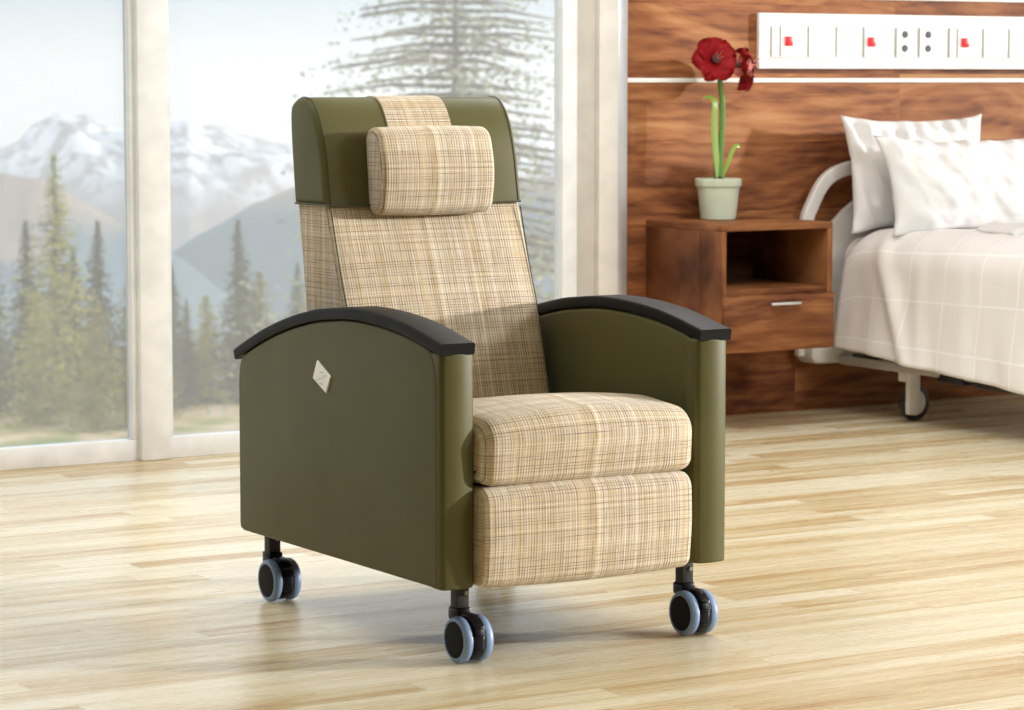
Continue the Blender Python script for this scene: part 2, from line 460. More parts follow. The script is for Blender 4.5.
# timber headboard wall with its plaster return
struct(obj('wall_back', box(5.845, 9.4, YW, YW+.14, 0, 2.7), M['wall_wood'], smooth=False))
struct(obj('wall_return', box(5.6267, 5.716, YW-.004, YW+.14, 0, 2.7, .003), M['plaster']))
struct(obj('trim_1', box(5.7145, 5.800, YW-.03, YW+.14, 0, 2.7, .006), M['trim']))
struct(obj('trim_2', box(5.800, 5.845, YW-.022, YW+.1, 0, 2.7, .003), M['metal']))
struct(obj('trim_3', box(5.845, 9.4, YW-.007, YW+.01, 1.266, 1.283, .002), M['rail']))
struct(obj('trim_4', box(5.845, 9.4, YW-.007, YW+.01, 1.586, 1.603, .002), M['rail']))
def window(n, x0, x1, lab):
    e1 = .064 if n == 3 else .033
    fr = join(box(x0, x1, YW-.02, YW+.03, 0, .072, .004), box(x0, x1, YW-.02, YW+.03, 2.6, 2.7, .004),
              box(x0, x0+.05, YW-.02, YW+.03, .072, 2.6, .004), box(x1-e1, x1, YW-.02, YW+.03, .072, 2.6, .004))
    w = struct(obj('window_%d' % n, fr, M['frame'])); 
    struct(obj('window_pane', box(x0+.05, x1-e1, YW+.012, YW+.020, .072, 2.6), M['glass'], w, smooth=False))
    return w
window(1, .10, 2.885, '')
window(4, -2.6, .0, '')
window(2, 2.975, 3.890, '')
window(3, 3.955, 5.6267, '')
for i, x in enumerate((3.8765, 2.875, -.005)):
    struct(obj('trim_%d' % (5+i), box(x, x+.1075, YW-.045, YW+.07, 0, 2.7, .006), M['frame']))

# ------------------------------------------------------------------ recliner
CX, CY = 3.0355, 5.2757
WD, LN = .76, .995
rc = thing('recliner_chair', 'olive green vinyl and beige plaid recliner on four casters, black arm caps', 'armchair', (CX+WD/2, CY+LN/2, 0))
RO = (CX+WD/2, CY+LN/2, 0)
def ch(name, g, mat, parent=rc, **k):
    V = [(v[0]+CX, v[1]+CY, v[2]) for v in g[0]]
    return mk(name, V, g[1], mat, parent, RO, uv=g[2], **k)
ARC = [(-.006, .6835), (.023, .689), (.097, .705), (.172, .718), (.26, .727), (.35, .7315), (.429, .731), (.51, .724), (.587, .715), (.702, .692), (.832, .656), (.947, .614), (.993, .597)]
arc = spline(ARC, 4)
def arm(side):
    mx = (lambda x0, x1: (x0, x1)) if side < 0 else (lambda x0, x1: (WD-x1, WD-x0))
    # side panel outline (y, z)
    top = [(y, z) for (y, z) in arc if .045 < y < .955]
    P = [(.010, .178), (.009, .62), (.012, .645), (.020, .668), (.033, .686)] + top + [(.975, .598), (.986, .575), (.990, .54), (.990, .19), (.985, .176), (.972, .172), (.02, .172)]
    P = resample(P, .05)
    a, b = mx(0.0, .0815)
    sp_ = ch('arm_panel', extr(P, a, b, .011, nr=5), M['olive'])
    # front upholstered band
    z0, z1 = .171, .688
    a, b = mx(.0015, .0865)
    Q = resample(rpoly([(a, .04), (a, -.003, .014), ((a+b)/2, -.013, .2), (b, -.003, .014), (b, .04)], 6), .01)
    ch('arm_front', extr(Q, z0, z1, .007, axis='z', nr=4, nx=2), M['olive'])
    for xx in (a+.001, b-.001):
        ch('seam_piping', sweep([(xx, .013, .178), (xx, .012, .4), (xx, .012, .66)], circ(.0016, 6), up=(1, 0, 0)), M['piping'])
    # cap
    a, b = mx(-.003, .083)
    w = (b-a)/2; c = (a+b)/2
    path = [(c, y, z+.014) for (y, z) in spline([(-.011, .682)] + ARC[1:-1] + [(1.003, .591)], 4)]
    t = .0135
    sec = rpoly([(-w, -t, .004), (w, -t, .004), (w, t, .006), (-w, t, .006)], 3)
    ch('arm_cap', sweep(path, sec, up=(0, 0, 1)), M['black_pad'])
arm(-1); arm(1)
# badge on the outer left panel
bd = [(.562, .627), (.497, .595), (.519, .554), (.584, .584)]
bdg = ch('badge', extr(bd, -.004, .002, .001, nr=1), M['badge'])
bv, bf, bu = [], [], []
for k, (dy, dz, l) in enumerate(((.022, .004, .010), (.008, -.001, .010), (-.006, -.005, .010), (-.019, -.010, .007), (.002, .011, .018), (.0, -.016, .018))):
    g = box(-.0046, -.0038, .541-dy-l/2, .541-dy+l/2, .590+dz-.0015, .590+dz+.0015); bv2 = g
    n = len(bv); bv += g[0]; bf += [tuple(i+n for i in f) for f in g[1]]; bu += g[2]
ch('badge_print', (bv, bf, bu), M['badge_ink'], bdg)
# body between the arms
ch('seat_base', box(.095, .665, .09, .93, .21, .40, .01), M['housing'])
# seat cushion
crown = lambda amp, zmin: (lambda t, p: amp*math.sin(PI*min(1, max(0, t)))**.6 if p[1] > zmin else 0)
SP = resample(rpoly([(-.037, .394, .028), (-.042, .530, .055), (.14, .546, .3), (.66, .486, .03), (.66, .394, .02)], 8), .03)
ch('seat_cushion', extr(SP, .088, .650, .034, nr=7, nx=16, bulge=lambda t, p: (.022*math.sin(PI*t)**.75)*max(0, min(1, (p[1]-.43)/.1)) + (.004*math.sin(PI*t) if p[0] < 0 else 0)), M['fabric'])
LP = resample(rpoly([(-.038, .173, .028), (-.049, .28, .5), (-.044, .390, .035), (.12, .390, .01), (.12, .173, .01)], 8), .03)
ch('leg_rest', extr(LP, .0875, .637, .014, nr=7, nx=16, bulge=lambda t, p: .008*math.sin(PI*t)**.8 if p[0] < .02 else 0), M['fabric'])
# backrest
BP = [(.60, .42), (.575, .50), (.600, .60), (.632, .71), (.680, .84), (.724, .97), (.743, 1.084), (.762, 1.150), (.788, 1.192), (.815, 1.217), (.840, 1.224), (.862, 1.224), (.890, 1.213), (.901, 1.19), (.896, 1.10), (.880, .97), (.842, .72), (.80, .50), (.79, .42)]
BP = resample(BP, .025)
bk = ch('backrest', extr(BP, .112, .646, .010, nr=5, nx=12, bulge=lambda t, p: .012*math.sin(PI*t)**.6*max(0, min(1, (.97-p[1])/.12)) if p[0] < .74 else 0), M['fabric'])
for xx in (.116, .642):
    pth = [(xx + (0), y, z) for (y, z) in [(.588, .56), (.622, .69), (.672, .83), (.713, .965)]]
    ch('seam_piping', sweep(spline(pth, 4), circ(.0015, 6), up=(1, 0, 0)), M['piping'], bk)
HC = spline([(.718, .975), (.730, 1.04), (.738, 1.084), (.758, 1.150), (.784, 1.198), (.812, 1.224), (.840, 1.231), (.864, 1.231), (.896, 1.219), (.909, 1.19), (.903, 1.10), (.888, .975)], 4)
hd = ch('headrest_cover', extr(resample(HC, .02), .105, .653, .016, nr=5, nx=10), M['olive'])
for xx in (.118, .640):
    ch('seam_piping', sweep([(xx, y+(-.0007 if y < .8 else .0), z+.001) for (y, z) in HC], circ(.0010, 6), up=(1, 0, 0)), M['piping'], hd)
hem = [(.1055, .880, .977), (.1055, .73, .977), (.115, .715, .976), (.38, .7145, .976), (.644, .715, .976), (.6525, .73, .977), (.6525, .880, .977)]
ch('cover_hem', sweep(hem, circ(.0025, 6)), M['piping'], hd)
# strap over the top
sto = off2(resample(HC, .02), .0035); sti = off2(resample(HC, .02), -.003)
nS = len(sto); V, F, U = [], [], []; cum = 0
keep = [i for i in range(nS) if HC and sto[i][1] > 1.0]
for k, i in enumerate(keep):
    if k: cum += (Vector(sto[i])-Vector(sto[keep[k-1]])).length
    V += [(.295, sti[i][0], sti[i][1]), (.297, sto[i][0], sto[i][1]), (.473, sto[i][0], sto[i][1]), (.475, sti[i][0], sti[i][1])]
    if k:
        a = 4*(k-1); b = 4*k
        for j in range(4):
            q = (j+1) % 4; F.append((a+j, a+q, b+q, b+j)); uu = [.29, .297, .473, .48]
            dl = (Vector(sto[i])-Vector(sto[keep[k-1]])).length; U.append([(cum-dl, uu[j]), (cum-dl, uu[q]), (cum, uu[q]), (cum, uu[j])])
strap = ch('headrest_strap', (V, F, U), M['fabric'])
PP = resample(rpoly([(.728, .956, .03), (.664, .950, .05), (.642, 1.055, .25), (.674, 1.163, .045), (.745, 1.158, .03)], 8), .015)
ch('head_pillow', extr(PP, .222, .534, .013, nr=6, nx=10, bulge=lambda t, p: .004*math.sin(PI*t)), M['fabric'])
# casters
def caster(x, y):
    h = ch('caster', join(lathe([(0, -.0145), (.0465, -.0145), (.048, -.012), (.048, .012), (.0465, .0145), (0, .0145)], (x, y-.038, .0525), 'x', 40), box(x-.0135, x+.0135, y-.038-.049, y-.038, .030, .088, .004),
                          sweep([(x, y-.038+.052*math.cos(a), .0525+.052*math.sin(a)) for a in [PI*(.02+.9*k/12) for k in range(13)]], rpoly([(-.0125, -.004, .001), (.0125, -.004, .001), (.0125, .004, .002), (-.0125, .004, .002)], 2), up=(0, 0, 1)),
                          box(x-.019, x+.019, y-.022, y+.022, .088, .118, .006)), M['housing'])
    ch('stem', box(x-.0155, x+.0155, y-.0155, y+.0155, .112, .19, .003), M['stem'], h)
    ch('bolt', lathe([(.0, -.003), (.005, -.003), (.006, 0)], (x+.006, y-.0165, .150), 'y', 12), M['bolt_m'], h)
    c = (x, y-.038, .0525)
    for s in (-1, 1):
        pr = [(.030, .0145), (.046, .0145), (.0505, .0175), (.0522, .023), (.0515, .030), (.048, .0355), (.043, .0375), (.0405, .0365)]
        ch('wheel', lathe([(r, s*q) for r, q in pr], c, 'x', 40), M['tyre'], h)
        ch('hub_cap', lathe([(0.0, s*.0382), (.034, s*.0380), (.0405, s*.0368), (.041, s*.033)], c, 'x', 40), M['hub'], h)
for (x, y) in ((.092, .072), (.694, .072), (.074, .955), (.694, .955)): caster(x, y)
ch('base_rail', box(.03, .73, .06, .10, .176, .20, .003), M['stem'])
ch('base_rail', box(.03, .73, .90, .945, .176, .20, .003), M['stem'])

# ------------------------------------------------------------------ bedside cabinet
X0, X1, YF, ZT, ZB = 5.943, 6.443, 8.300, .758, .297
ct = thing('bedside_cabinet', 'wall-hung walnut bedside cabinet with open shelf above one drawer', 'cabinet', (6.19, 8.54, ZB)); CO = (6.19, 8.54, ZB)
cb = lambda n, g, m, p=ct: obj(n, g, m, p, CO)
cb('top_panel', box(X0, X1, YF, YW, ZT-.024, ZT, .002), M['walnut'])
cb('side_panel', box(X0, X0+.022, YF+.135, YW, ZB, ZT-.024, .0015), M['walnut_v'])
cb('front_stile', box(X0, X0+.022, YF, YF+.133, ZB, ZT-.024, .0015), M['walnut_v'])
cb('side_panel', box(X1-.022, X1, YF, YW, ZB, ZT-.024, .0015), M['walnut_v'])
cb('back_panel', box(X0+.022, X1-.022, YW-.02, YW, ZB, ZT-.024), M['shade_in'])
cb('shelf', box(X0+.022, X1-.022, YF+.004, YW-.02, .500, .524, .0015), M['walnut'])
cb('bottom_panel', box(X0+.022, X1-.022, YF+.03, YW-.02, ZB, ZB+.02), M['walnut'])
dr = cb('drawer', box(X0+.004, X1-.004, YF-.018, YF+.02, ZB, .500, .002), M['walnut'])
cb('handle', join(box(6.142, 6.275, YF-.038, YF-.028, .463, .473, .002), box(6.150, 6.158, YF-.03, YF-.016, .465, .471), box(6.259, 6.267, YF-.03, YF-.016, .465, .471)), M['metal'], dr)

# ------------------------------------------------------------------ potted amaryllis
px, py, pz = 6.180, 8.655, ZT
pl = thing('potted_amaryllis', 'red amaryllis in a pale green ceramic pot on the bedside cabinet', 'plant', (px, py, pz)); PO = (px, py, pz)
po = lambda n, g, m, p=pl: obj(n, g, m, p, PO)
po('pot', lathe([(0, .0), (.062, .0), (.066, .004), (.080, .122), (.086, .124), (.088, .130), (.088, .150), (.085, .154), (.079, .152), (.077, .13), (.075, .12)], (px, py, pz), n=48), M['pot'])
po('soil', lathe([(0, .128), (.071, .126), (.071, .11)], (px, py, pz), n=32), M['soil'])
po('bulb', lathe([(.018, .12), (.024, .135), (.020, .150), (.012, .160), (0, .162)], (px, py, pz), n=20), M['soil'])
st_path = spline([(px+.004, py, pz+.15), (px+.012, py, pz+.30), (px+.016, py, pz+.42), (px+.004, py, pz+.51), (px-.002, py, pz+.56)], 5)
po('flower_stalk', sweep(st_path, circ(.0115, 12), up=(0, 1, 0), scale=lambda t: 1.1-.35*t), M['stalk'])
def blade(path, w, th=.003):
    sec = [(-1, .1), (-.5, -.35), (0, -.6), (.5, -.35), (1, .1), (.5, .05), (0, -.1), (-.5, .05)]
    return sweep(spline(path, 6), [(a*w, b*th*3) for a, b in sec], up=(.3, -1, 0), scale=lambda t: (max(.05, math.sin(PI*min(1, .28+.72*t))**.6), 1))
po('leaf', blade([(px-.006, py-.01, pz+.15), (px-.022, py-.012, pz+.25), (px-.030, py-.012, pz+.36), (px-.026, py-.01, pz+.43), (px-.036, py+.0, pz+.453), (px-.065, py+.01, pz+.450)], .019), M['leaf'])
po('leaf', blade([(px+.008, py-.004, pz+.15), (px+.030, py-.01, pz+.20), (px+.052, py-.015, pz+.255), (px+.072, py-.015, pz+.275), (px+.090, py-.012, pz+.266)], .012), M['leaf'])
po('leaf', blade([(px-.004, py+.006, pz+.15), (px-.010, py+.01, pz+.22), (px-.008, py+.01, pz+.30)], .012), M['leaf'])
def flower(c, d, size, mats, droop=0):
    d = Vector(d).normalized(); a = d.orthogonal().normalized(); b = d.cross(a)
    c = Vector(c)
    fl = po('flower', lathe([(.0, 0), (.012, .01), (.016, .03)], (0, 0, 0)) if False else sweep([tuple(c-d*.05), tuple(c-d*.02), tuple(c+d*.012)], circ(.012, 10), scale=lambda t: .5+t*.9), M['throat'])
    for k in range(6):
        th = 2*PI*k/6+.3; r = a*math.cos(th)+b*math.sin(th); tq = d.cross(r)
        V, F, U = [], [], []; n, mm = 9, 6
        wd = size*(.56 if k % 2 else .46)
        for i in range(n+1):
            t = i/n; w = wd*math.sin(PI*min(1, .10+.86*t**1.05))**.62+.002
            if i == n: w = wd*.16
            ctr = c + r*(size*(t**.9)) + d*(size*(.42*math.sin(t*PI*.62)-.30*t**3) - .02)
            for j in range(mm+1):
                s = (j/mm-.5)*2
                ruf = .11*size*math.sin(s*5+k*1.7+t*7)*t
                p = ctr+tq*(w*s)+d*(-.10*size*(1-abs(s))*.6 + ruf+abs(s)**2*.10*size*(1-t))
                p.z -= droop*t*t*size
                V.append(tuple(p))
        for i in range(n):
            for j in range(mm):
                q = i*(mm+1)+j; F.append((q, q+1, q+mm+2, q+mm+1)); U.append([(0, 0)]*4)
        m_ = len(V)
        V2 = [tuple(Vector(v)-d*.0012) for v in V]
        V += V2; F += [tuple(reversed([x+m_ for x in f])) for f in F]; U += [[(0, 0)]*4]*(len(F)-len(U))
        po('petal', (V, F, U), mats[k % len(mats)], fl)
    for k in range(4):
        r = (a*math.cos(k*1.6)+b*math.sin(k*1.6))*.008
        po('stamen', sweep([tuple(c), tuple(c+d*.03+r), tuple(c+d*.055+r*1.8+Vector((0, 0, .006)))], circ(.0012, 5)), M['petal_stripe'], fl)
flower((px-.042, py-.035, pz+.595), (-.25, -.9, .22), .088, [M['petal']])
flower((px+.105, py-.02, pz+.575), (.90, -.25, .1), .085, [M['petal'], M['petal'], M['petal_stripe']], droop=.25)
po('flower_neck', sweep(spline([(px, py, pz+.555), (px+.03, py, pz+.585), (px+.07, py-.01, pz+.58)], 4), circ(.006, 8), up=(0, 1, 0)), M['stalk'])

# ------------------------------------------------------------------ service panel over the bed
YP = YW-.020; PD = .012
sv = thing('bedhead_service_panel', 'long white wall panel of switches and sockets above the bed', 'wall panel', (7.3, YW, 1.42)); SO = (7.3, YW, 1.42)
sn = lambda n, g, m, p=sv: obj(n, g, m, p, SO)
sn('panel_body', box(6.444, 8.75, YP, YW, 1.318, 1.529, .004), M['panel'])
def plate(x0, x1, kind, lab=None):
    p = obj(kind, box(x0, x1, YP-.005, YP+.002, 1.362, 1.480), M['switch'], sv, SO, smooth=False)
    sn('edge_groove', box(x0-.006, x0-.0005, YP-.003, YP+.002, 1.366, 1.480), M['groove'], p)
    return p
def button(p, x): sn('red_button', box(x-.018, x+.018, YP-.011, YP-.004, 1.405, 1.441, .002), M['red'], p)
def holes(p, x):
    for z in (1.399, 1.453):
        sn('socket_hole', lathe([(0, -.0075), (.012, -.0075), (.014, -.004), (.014, 0)], (x, YP-.001, z), 'y', 20), M['hole'], p)
for off in (PD, .871+PD, 1.742+PD):
    if off < 1.0 or True:
        plate(6.489+off, 6.521+off, 'cover_strip')
        p = plate(6.531+off, 6.652+off, 'switch_plate'); button(p, 6.566+off)
        if off < 1.7:
            plate(6.664+off, 6.787+off, 'switch_plate'); plate(6.799+off, 6.905+off, 'switch_plate')
            if off == PD:
                p = plate(6.945, 7.057, 'switch_plate'); button(p, 6.978)
                p = plate(7.104, 7.177, 'socket_plate'); holes(p, 7.145)
                p = plate(7.220, 7.294, 'socket_plate'); holes(p, 7.262)

# ------------------------------------------------------------------ hospital bed
BX0, BX1, BY0, BY1 = 6.70, 7.66, 6.62, 8.64
bd_ = thing('hospital_bed', 'grey-white wheeled hospital bed frame with arched headboard at the timber wall', 'bed', (7.18, 7.6, 0)); BO = (7.18, 7.6, 0)
bn = lambda n, g, m, p=bd_: obj(n, g, m, p, BO)
def arch(xc, hw, zt, zb, y, name, sec, mat, parent=bd_):
    P = [(xc-hw+.0, y, zb), (xc-hw, y, zb+.12)]
    P += [(xc-hw+.01, y, zt-.24), (xc-hw+.045, y, zt-.13), (xc-hw+.11, y, zt-.04), (xc-hw+.21, y, zt), (xc-hw+.32, y, zt+.008), (xc, y, zt+.012)]
    Q = [(2*xc-p[0], y, p[2]) for p in reversed(P[:-1])]
    return bn(name, sweep(spline(P+Q, 5), sec, up=(0, 1, 0)), mat, parent)
bandsec = rpoly([(-.027, -.016, .008), (.027, -.016, .008), (.027, .016, .008), (-.027, .016, .008)], 3)
hb = arch(7.20, .570, .935, .22, 8.725, 'headboard', bandsec, M['bed_white'])
# inner board, rising to the middle
ib = [(6.70, .22), (6.71, .58), (6.75, .72), (6.82, .78), (6.92, .845), (7.10, .87), (7.30, .87), (7.48, .845), (7.58, .78), (7.65, .72), (7.69, .58), (7.70, .22)]
bn('headboard_panel', extr(ib, 8.705, 8.735, .006, axis='y', nr=2), M['bed_grey'], hb)
# bumper at the foot of the headboard
bn('corner_bumper', extr(rpoly([(6.63, .19, .035), (7.77, .19, .035), (7.77, .262, .02), (6.63, .262, .02)], 5), 8.66, 8.765, .012, axis='y', nr=3), M['bed_white'], hb)
for x in (BX0+.07, BX1-.13):
    bn('side_rail', box(x-.015, x+.035, BY0+.05, BY1+.02, .186, .222, .006), M['bed_grey'])
bn('cross_rail', box(BX0+.12, BX1-.13, 8.27, 8.31, .20, .25, .006), M['bed_grey'])
bn('cross_rail', box(BX0+.12, BX1-.13, 6.88, 6.92, .20, .25, .006), M['bed_grey'])
bn('mattress_deck', box(BX0+.05, BX1-.08, BY0+.02, BY1+.03, .44, .50, .012), M['bed_white'])
for x in (BX0+.15, BX1-.2):
    for y in (7.1, 8.1):
        bn('lift_column', box(x, x+.06, y-.03, y+.03, .24, .45, .006), M['bed_grey'])
bn('black_clamp', box(BX0+.058, BX0+.115, 8.43, 8.58, .193, .236, .004), M['bed_black'])
bn('black_clamp', box(BX0+.058, BX0+.115, 8.14, 8.25, .196, .236, .004), M['bed_black'])
bn('black_clamp', box(BX0+.05, BX0+.10, 7.50, 7.86, .165, .200, .006), M['bed_black'])
bn('brake_pedal', extr(rpoly([(7.90, .168, .008), (8.07, .172, .008), (8.04, .205, .01), (7.93, .20, .01)], 3), BX0+.045, BX0+.10, .004), M['bed_black'])
bn('brake_lever', box(BX0+.04, BX0+.085, 7.955, 8.025, .200, .218, .005), M['bed_blue'])
def bed_caster(x, y):
    c = bn('bed_caster', join(box(x-.030, x+.026, y-.045, y-.018, .028, .235, .008), box(x-.026, x+.024, y-.03, y+.03, .150, .235, .006)), M['bed_white'])
    wl = bn('wheel', lathe([(.030, -.013), (.060, -.013), (.066, -.009), (.068, 0), (.066, .009), (.060, .013), (.030, .013)], (x+.030, y, .068), 'y', 40), M['bed_black'], c)
    bn('wheel_cover', lathe([(0, -.0175), (.044, -.0165), (.050, -.0125), (.050, .0125), (.044, .0165), (0, .0175)], (x+.026, y, .070), 'y', 32), M['bed_white'], c)
    return c
for x in (6.798, 7.53):
    for y in (8.29, 6.90): bed_caster(x, y)
# mattress
mt = obj('mattress', extr(rpoly([(BX0+.065, .501, .05), (BX1-.08, .501, .05), (BX1-.08, .676, .085), (BX0+.065, .676, .085)], 6), BY0+.03, BY1+.03, .045, axis='y', nr=5, nx=2), M['mattress'])
tag(mt, 'pale mattress on the hospital bed, its corner showing beside the quilt', 'mattress')
# quilt
def quilt():
    y0, y1 = 6.55, 8.60; ny, ns = 110, 90
    V, F, U = [], [], []
    xr = 7.62
    for i in range(ny+1):
        ty = i/ny; y = y0+(y1-y0)*ty
        hemz = .168+(.262-.168)*((y-7.4)/(8.62-7.4)) if y > 7.0 else .137
        headr = max(0, (y-(y1-.12))/.12)
        for j in range(ns+1):
            s = j/ns*1.50        # running length from the left hem over the top to the right
            top = .712 - .05*headr**2
            R = .145; hang = (top-R)-hemz
            hl = .40
            if s < hl:            # hanging side
                t = s/hl; z = hemz+(top-R-hemz)*t; x = 6.705+.022*math.sin(t*PI/2)-.01*(1-t); nx, nz = -1, 0
            elif s < hl+R*PI/2:
                a = (s-hl)/R; x = 6.727+R*(1-math.cos(a)); z = top-R+R*math.sin(a); nx, nz = -math.cos(a), math.sin(a)
            else:
                x = 6.727+R+(s-hl-R*PI/2); z = top; nx, nz = 0, 1
            if x > xr: z -= (x-xr)*1.5; x = xr+(x-xr)*.25
            drape = max(0, 1-s/.6)
            d = .016*noise.noise(Vector((y*5.5, s*1.2, 0)))*(.12+drape) + .006*noise.noise(Vector((y*14, s*5, 3)))
            # big folds running down from the head end
            f1 = math.exp(-((y-(8.47-.30*(1-min(1, s/.7))))/.045)**2)*.030*min(1, drape*1.6+.2)
            f2 = math.exp(-((y-(8.20-.10*(1-min(1, s/.7))))/.035)**2)*.016*drape
            d += f1+f2+.012*headr
            V.append((x+nx*d, y+.012*math.sin(s*9)*drape, z+nz*d))
            if j and i:
                a = (i-1)*(ns+1)+j-1; F.append((a, a+1, a+ns+2, a+ns+1))
                q = 1.50/ns; yy = (y1-y0)/ny
                U.append([((j-1)*q+ .04*(y-yy), y-yy), (j*q+.04*(y-yy), y-yy), (j*q+.04*y, y), ((j-1)*q+.04*y, y)])
    o = mk('quilt', V, F, M['blanket'], uv=U, sharp=180)
    md = o.modifiers.new('thick', 'SOLIDIFY'); md.thickness = .012; md.offset = -1
    return o
tag(quilt(), 'off-white quilt with a thin window-pane grid draped over the hospital bed', 'quilt')
# turned-back sheet in front of the pillows
def fold_sheet():
    V, F, U = [], [], []; nx, ny = 60, 12
    for i in range(nx+1):
        x = 6.93+.66*i/nx
        for j in range(ny+1):
            t = j/ny; y = 7.86+.02*math.sin(x*9)+.34*t
            e = min(1, t/.12)
            z = .722+.020*math.sqrt(max(0, 1-(1-e)**2))+.006*noise.noise(Vector((x*9, y*7, 1)))-.004
            if i < 4: z -= .015*(1-i/4)
            V.append((x+.10*(t), y, z))
            if i and j:
                a = (i-1)*(ny+1)+j-1; F.append((a, a+1, a+ny+2, a+ny+1)); U.append([(0, 0)]*4)
    o = mk('folded_sheet', V, F, M['sheet'], uv=U, sharp=180)
    md = o.modifiers.new('thick', 'SOLIDIFY'); md.thickness = .008; md.offset = -1
    return o
tag(fold_sheet(), 'white sheet folded back over the quilt in front of the pillows', 'sheet')
def pillow(name, c, w, h, th, lean, yaw, label, seed, sag=.0):
    V, F, U = [], [], []; n, mN = 64, 44
    def surf(side):
        for i in range(n+1):
            u = i/n*2-1
            for j in range(mN+1):
                v = j/mN*2-1
                ear = 1+.05*(abs(u)**3*abs(v)**3)
                pinx = 1-.05*(1-v*v)*abs(u)**2; pinz = 1-.085*(1-u*u)*abs(v)**2
                X = u*w/2*pinx*ear; Z = v*h/2*pinz*ear
                T = th/2*(max(0, 1-abs(u)**2.6)**.55)*(max(0, 1-abs(v)**2.6)**.55)
                edge = min(1, T/(th*.2))
                wr = .017*edge*noise.noise(Vector((u*7+v*2.0+seed, v*2.0, seed)))
                wr += .012*edge*abs(noise.noise(Vector((u*13+v*4, v*3+seed, 2))))
                # gathers running in from the top seam
                wr += .010*edge*math.sin(u*26+seed+2*noise.noise(Vector((v*2, u*2, seed))))*math.exp(-(1-v)*2.0)
                Y = side*(T+wr)
                V.append((X, Y, Z + .006*noise.noise(Vector((u*4, v*4, seed+5)))))
    surf(-1); k0 = len(V); surf(1)
    for base in (0, k0):
        for i in range(n):
            for j in range(mN):
                a = base+i*(mN+1)+j; F.append((a, a+1, a+mN+2, a+mN+1)); U.append([(0, 0)]*4)
    Mx = Matrix.Translation(c) @ Matrix.Rotation(yaw, 4, 'Z') @ Matrix.Rotation(lean, 4, 'X')
    V = [tuple(Mx @ Vector(v)) for v in V]
    bm_ = mk(name, V, F, M['pillow'], uv=U, sharp=180)
    b = bmesh.new(); b.from_mesh(bm_.data); bmesh.ops.remove_doubles(b, verts=b.verts, dist=.0008); bmesh.ops.recalc_face_normals(b, faces=b.faces); b.to_mesh(bm_.data); b.free()
    return tag(bm_, label, 'pillow', 'pillows on the hospital bed')
pillow('pillow', (7.09, 8.605, .918), .68, .435, .13, -.16, .02, 'white pillow standing at the back against the headboard', 1.3)
pillow('pillow', (7.225, 8.405, .878), .91, .375, .15, -.30, .03, 'plump wrinkled white pillow leaning in front of the other one', 4.7)

# ------------------------------------------------------------------ outdoors
def ground_z(d):
    K = [(8, -1.2), (20, -4.5), (60, -12), (120, -17.6), (150, -18.4), (185, -18.7), (205, -26), (400, -150), (900, -330), (1500, -520)]
    for (a, za), (b, zb) in zip(K, K[1:]):
        if d <= b: t = max(0, (d-a)/(b-a)); return za+(zb-za)*t
    return K[-1][1]
def terrain_material(name, stops, sc=.05, zs=None):
    m = NT(name); v = m.pos
    f = m.noise(v, sc, 8, .65)
    m.base(m.ramp(f, stops), .95, 0, .1)
    return m.m
M['meadow'] = terrain_material('dry_meadow', [(.38, (.22, .26, .06)), (.47, (.45, .42, .14)), (.53, (.70, .48, .26)), (.65, (.78, .62, .42))], .35)
V, F = [], []; na, nr = 90, 60
for i in range(na+1):
    az = math.radians(-25+110*i/na)
    for j in range(nr+1):
        r = 9.6*(1500/9.6)**(j/nr); x, y = math.sin(az)*r, math.cos(az)*r
        d = math.sin(YAW)*x+math.cos(YAW)*y
        V.append((x, max(y, YW+.3), ground_z(max(8, r*.985))+(.25*noise.noise(Vector((x*.1, y*.1, 0))) if r > 40 else 0)))
        if i and j: a = (i-1)*(nr+1)+j-1; F.append((a, a+1, a+nr+2, a+nr+1))
struct(mk('ground', V, F, M['meadow'], sharp=180))

def pz2(y, r): return CAM_H+r*(81.5-y)/F_PX
def interp(K, x):
    if x <= K[0][0]: return K[0][1]
    for (a, va), (b, vb) in zip(K, K[1:]):
        if x <= b: t = (x-a)/(b-a); return va+(vb-va)*t
    return K[-1][1]
def mountain(name, crest, r0, r1, r2, base, amp, rough, mat, label, seed, fade=(-700, 1250), n1=460, n2=80):
    """crest: (bearing in screen-width units, elevation-angle units) of the ridge line seen from the house"""
    V, F = [], []
    for i in range(n1+1):
        s = fade[0]+(fade[1]-fade[0])*i/n1; az = YAW+math.atan((s-512)/F_PX)
        zc = pz2(interp(crest, s), r1)
        for j in range(n2+1):
            t = j/n2; r = r0+(r2-r0)*t
            k = (r-r0)/(r1-r0) if r < r1 else 1-(r-r1)/(r2-r1)*.6
            x, y = math.sin(az)*r, math.cos(az)*r
            p = Vector((x/rough, y/rough, seed))
            z = base+(zc-base)*(k**1.15)
            z += amp*(noise.ridged_multi_fractal(p, 1.0, 2.1, 7, 1.0, 2.0)-1.0)*(.25+.75*k)
            V.append((x, y, z))
            if i and j: a = (i-1)*(n2+1)+j-1; F.append((a, a+1, a+n2+2, a+n2+1))
    o = mk(name, V, F, mat, sharp=180); struct(o); return o
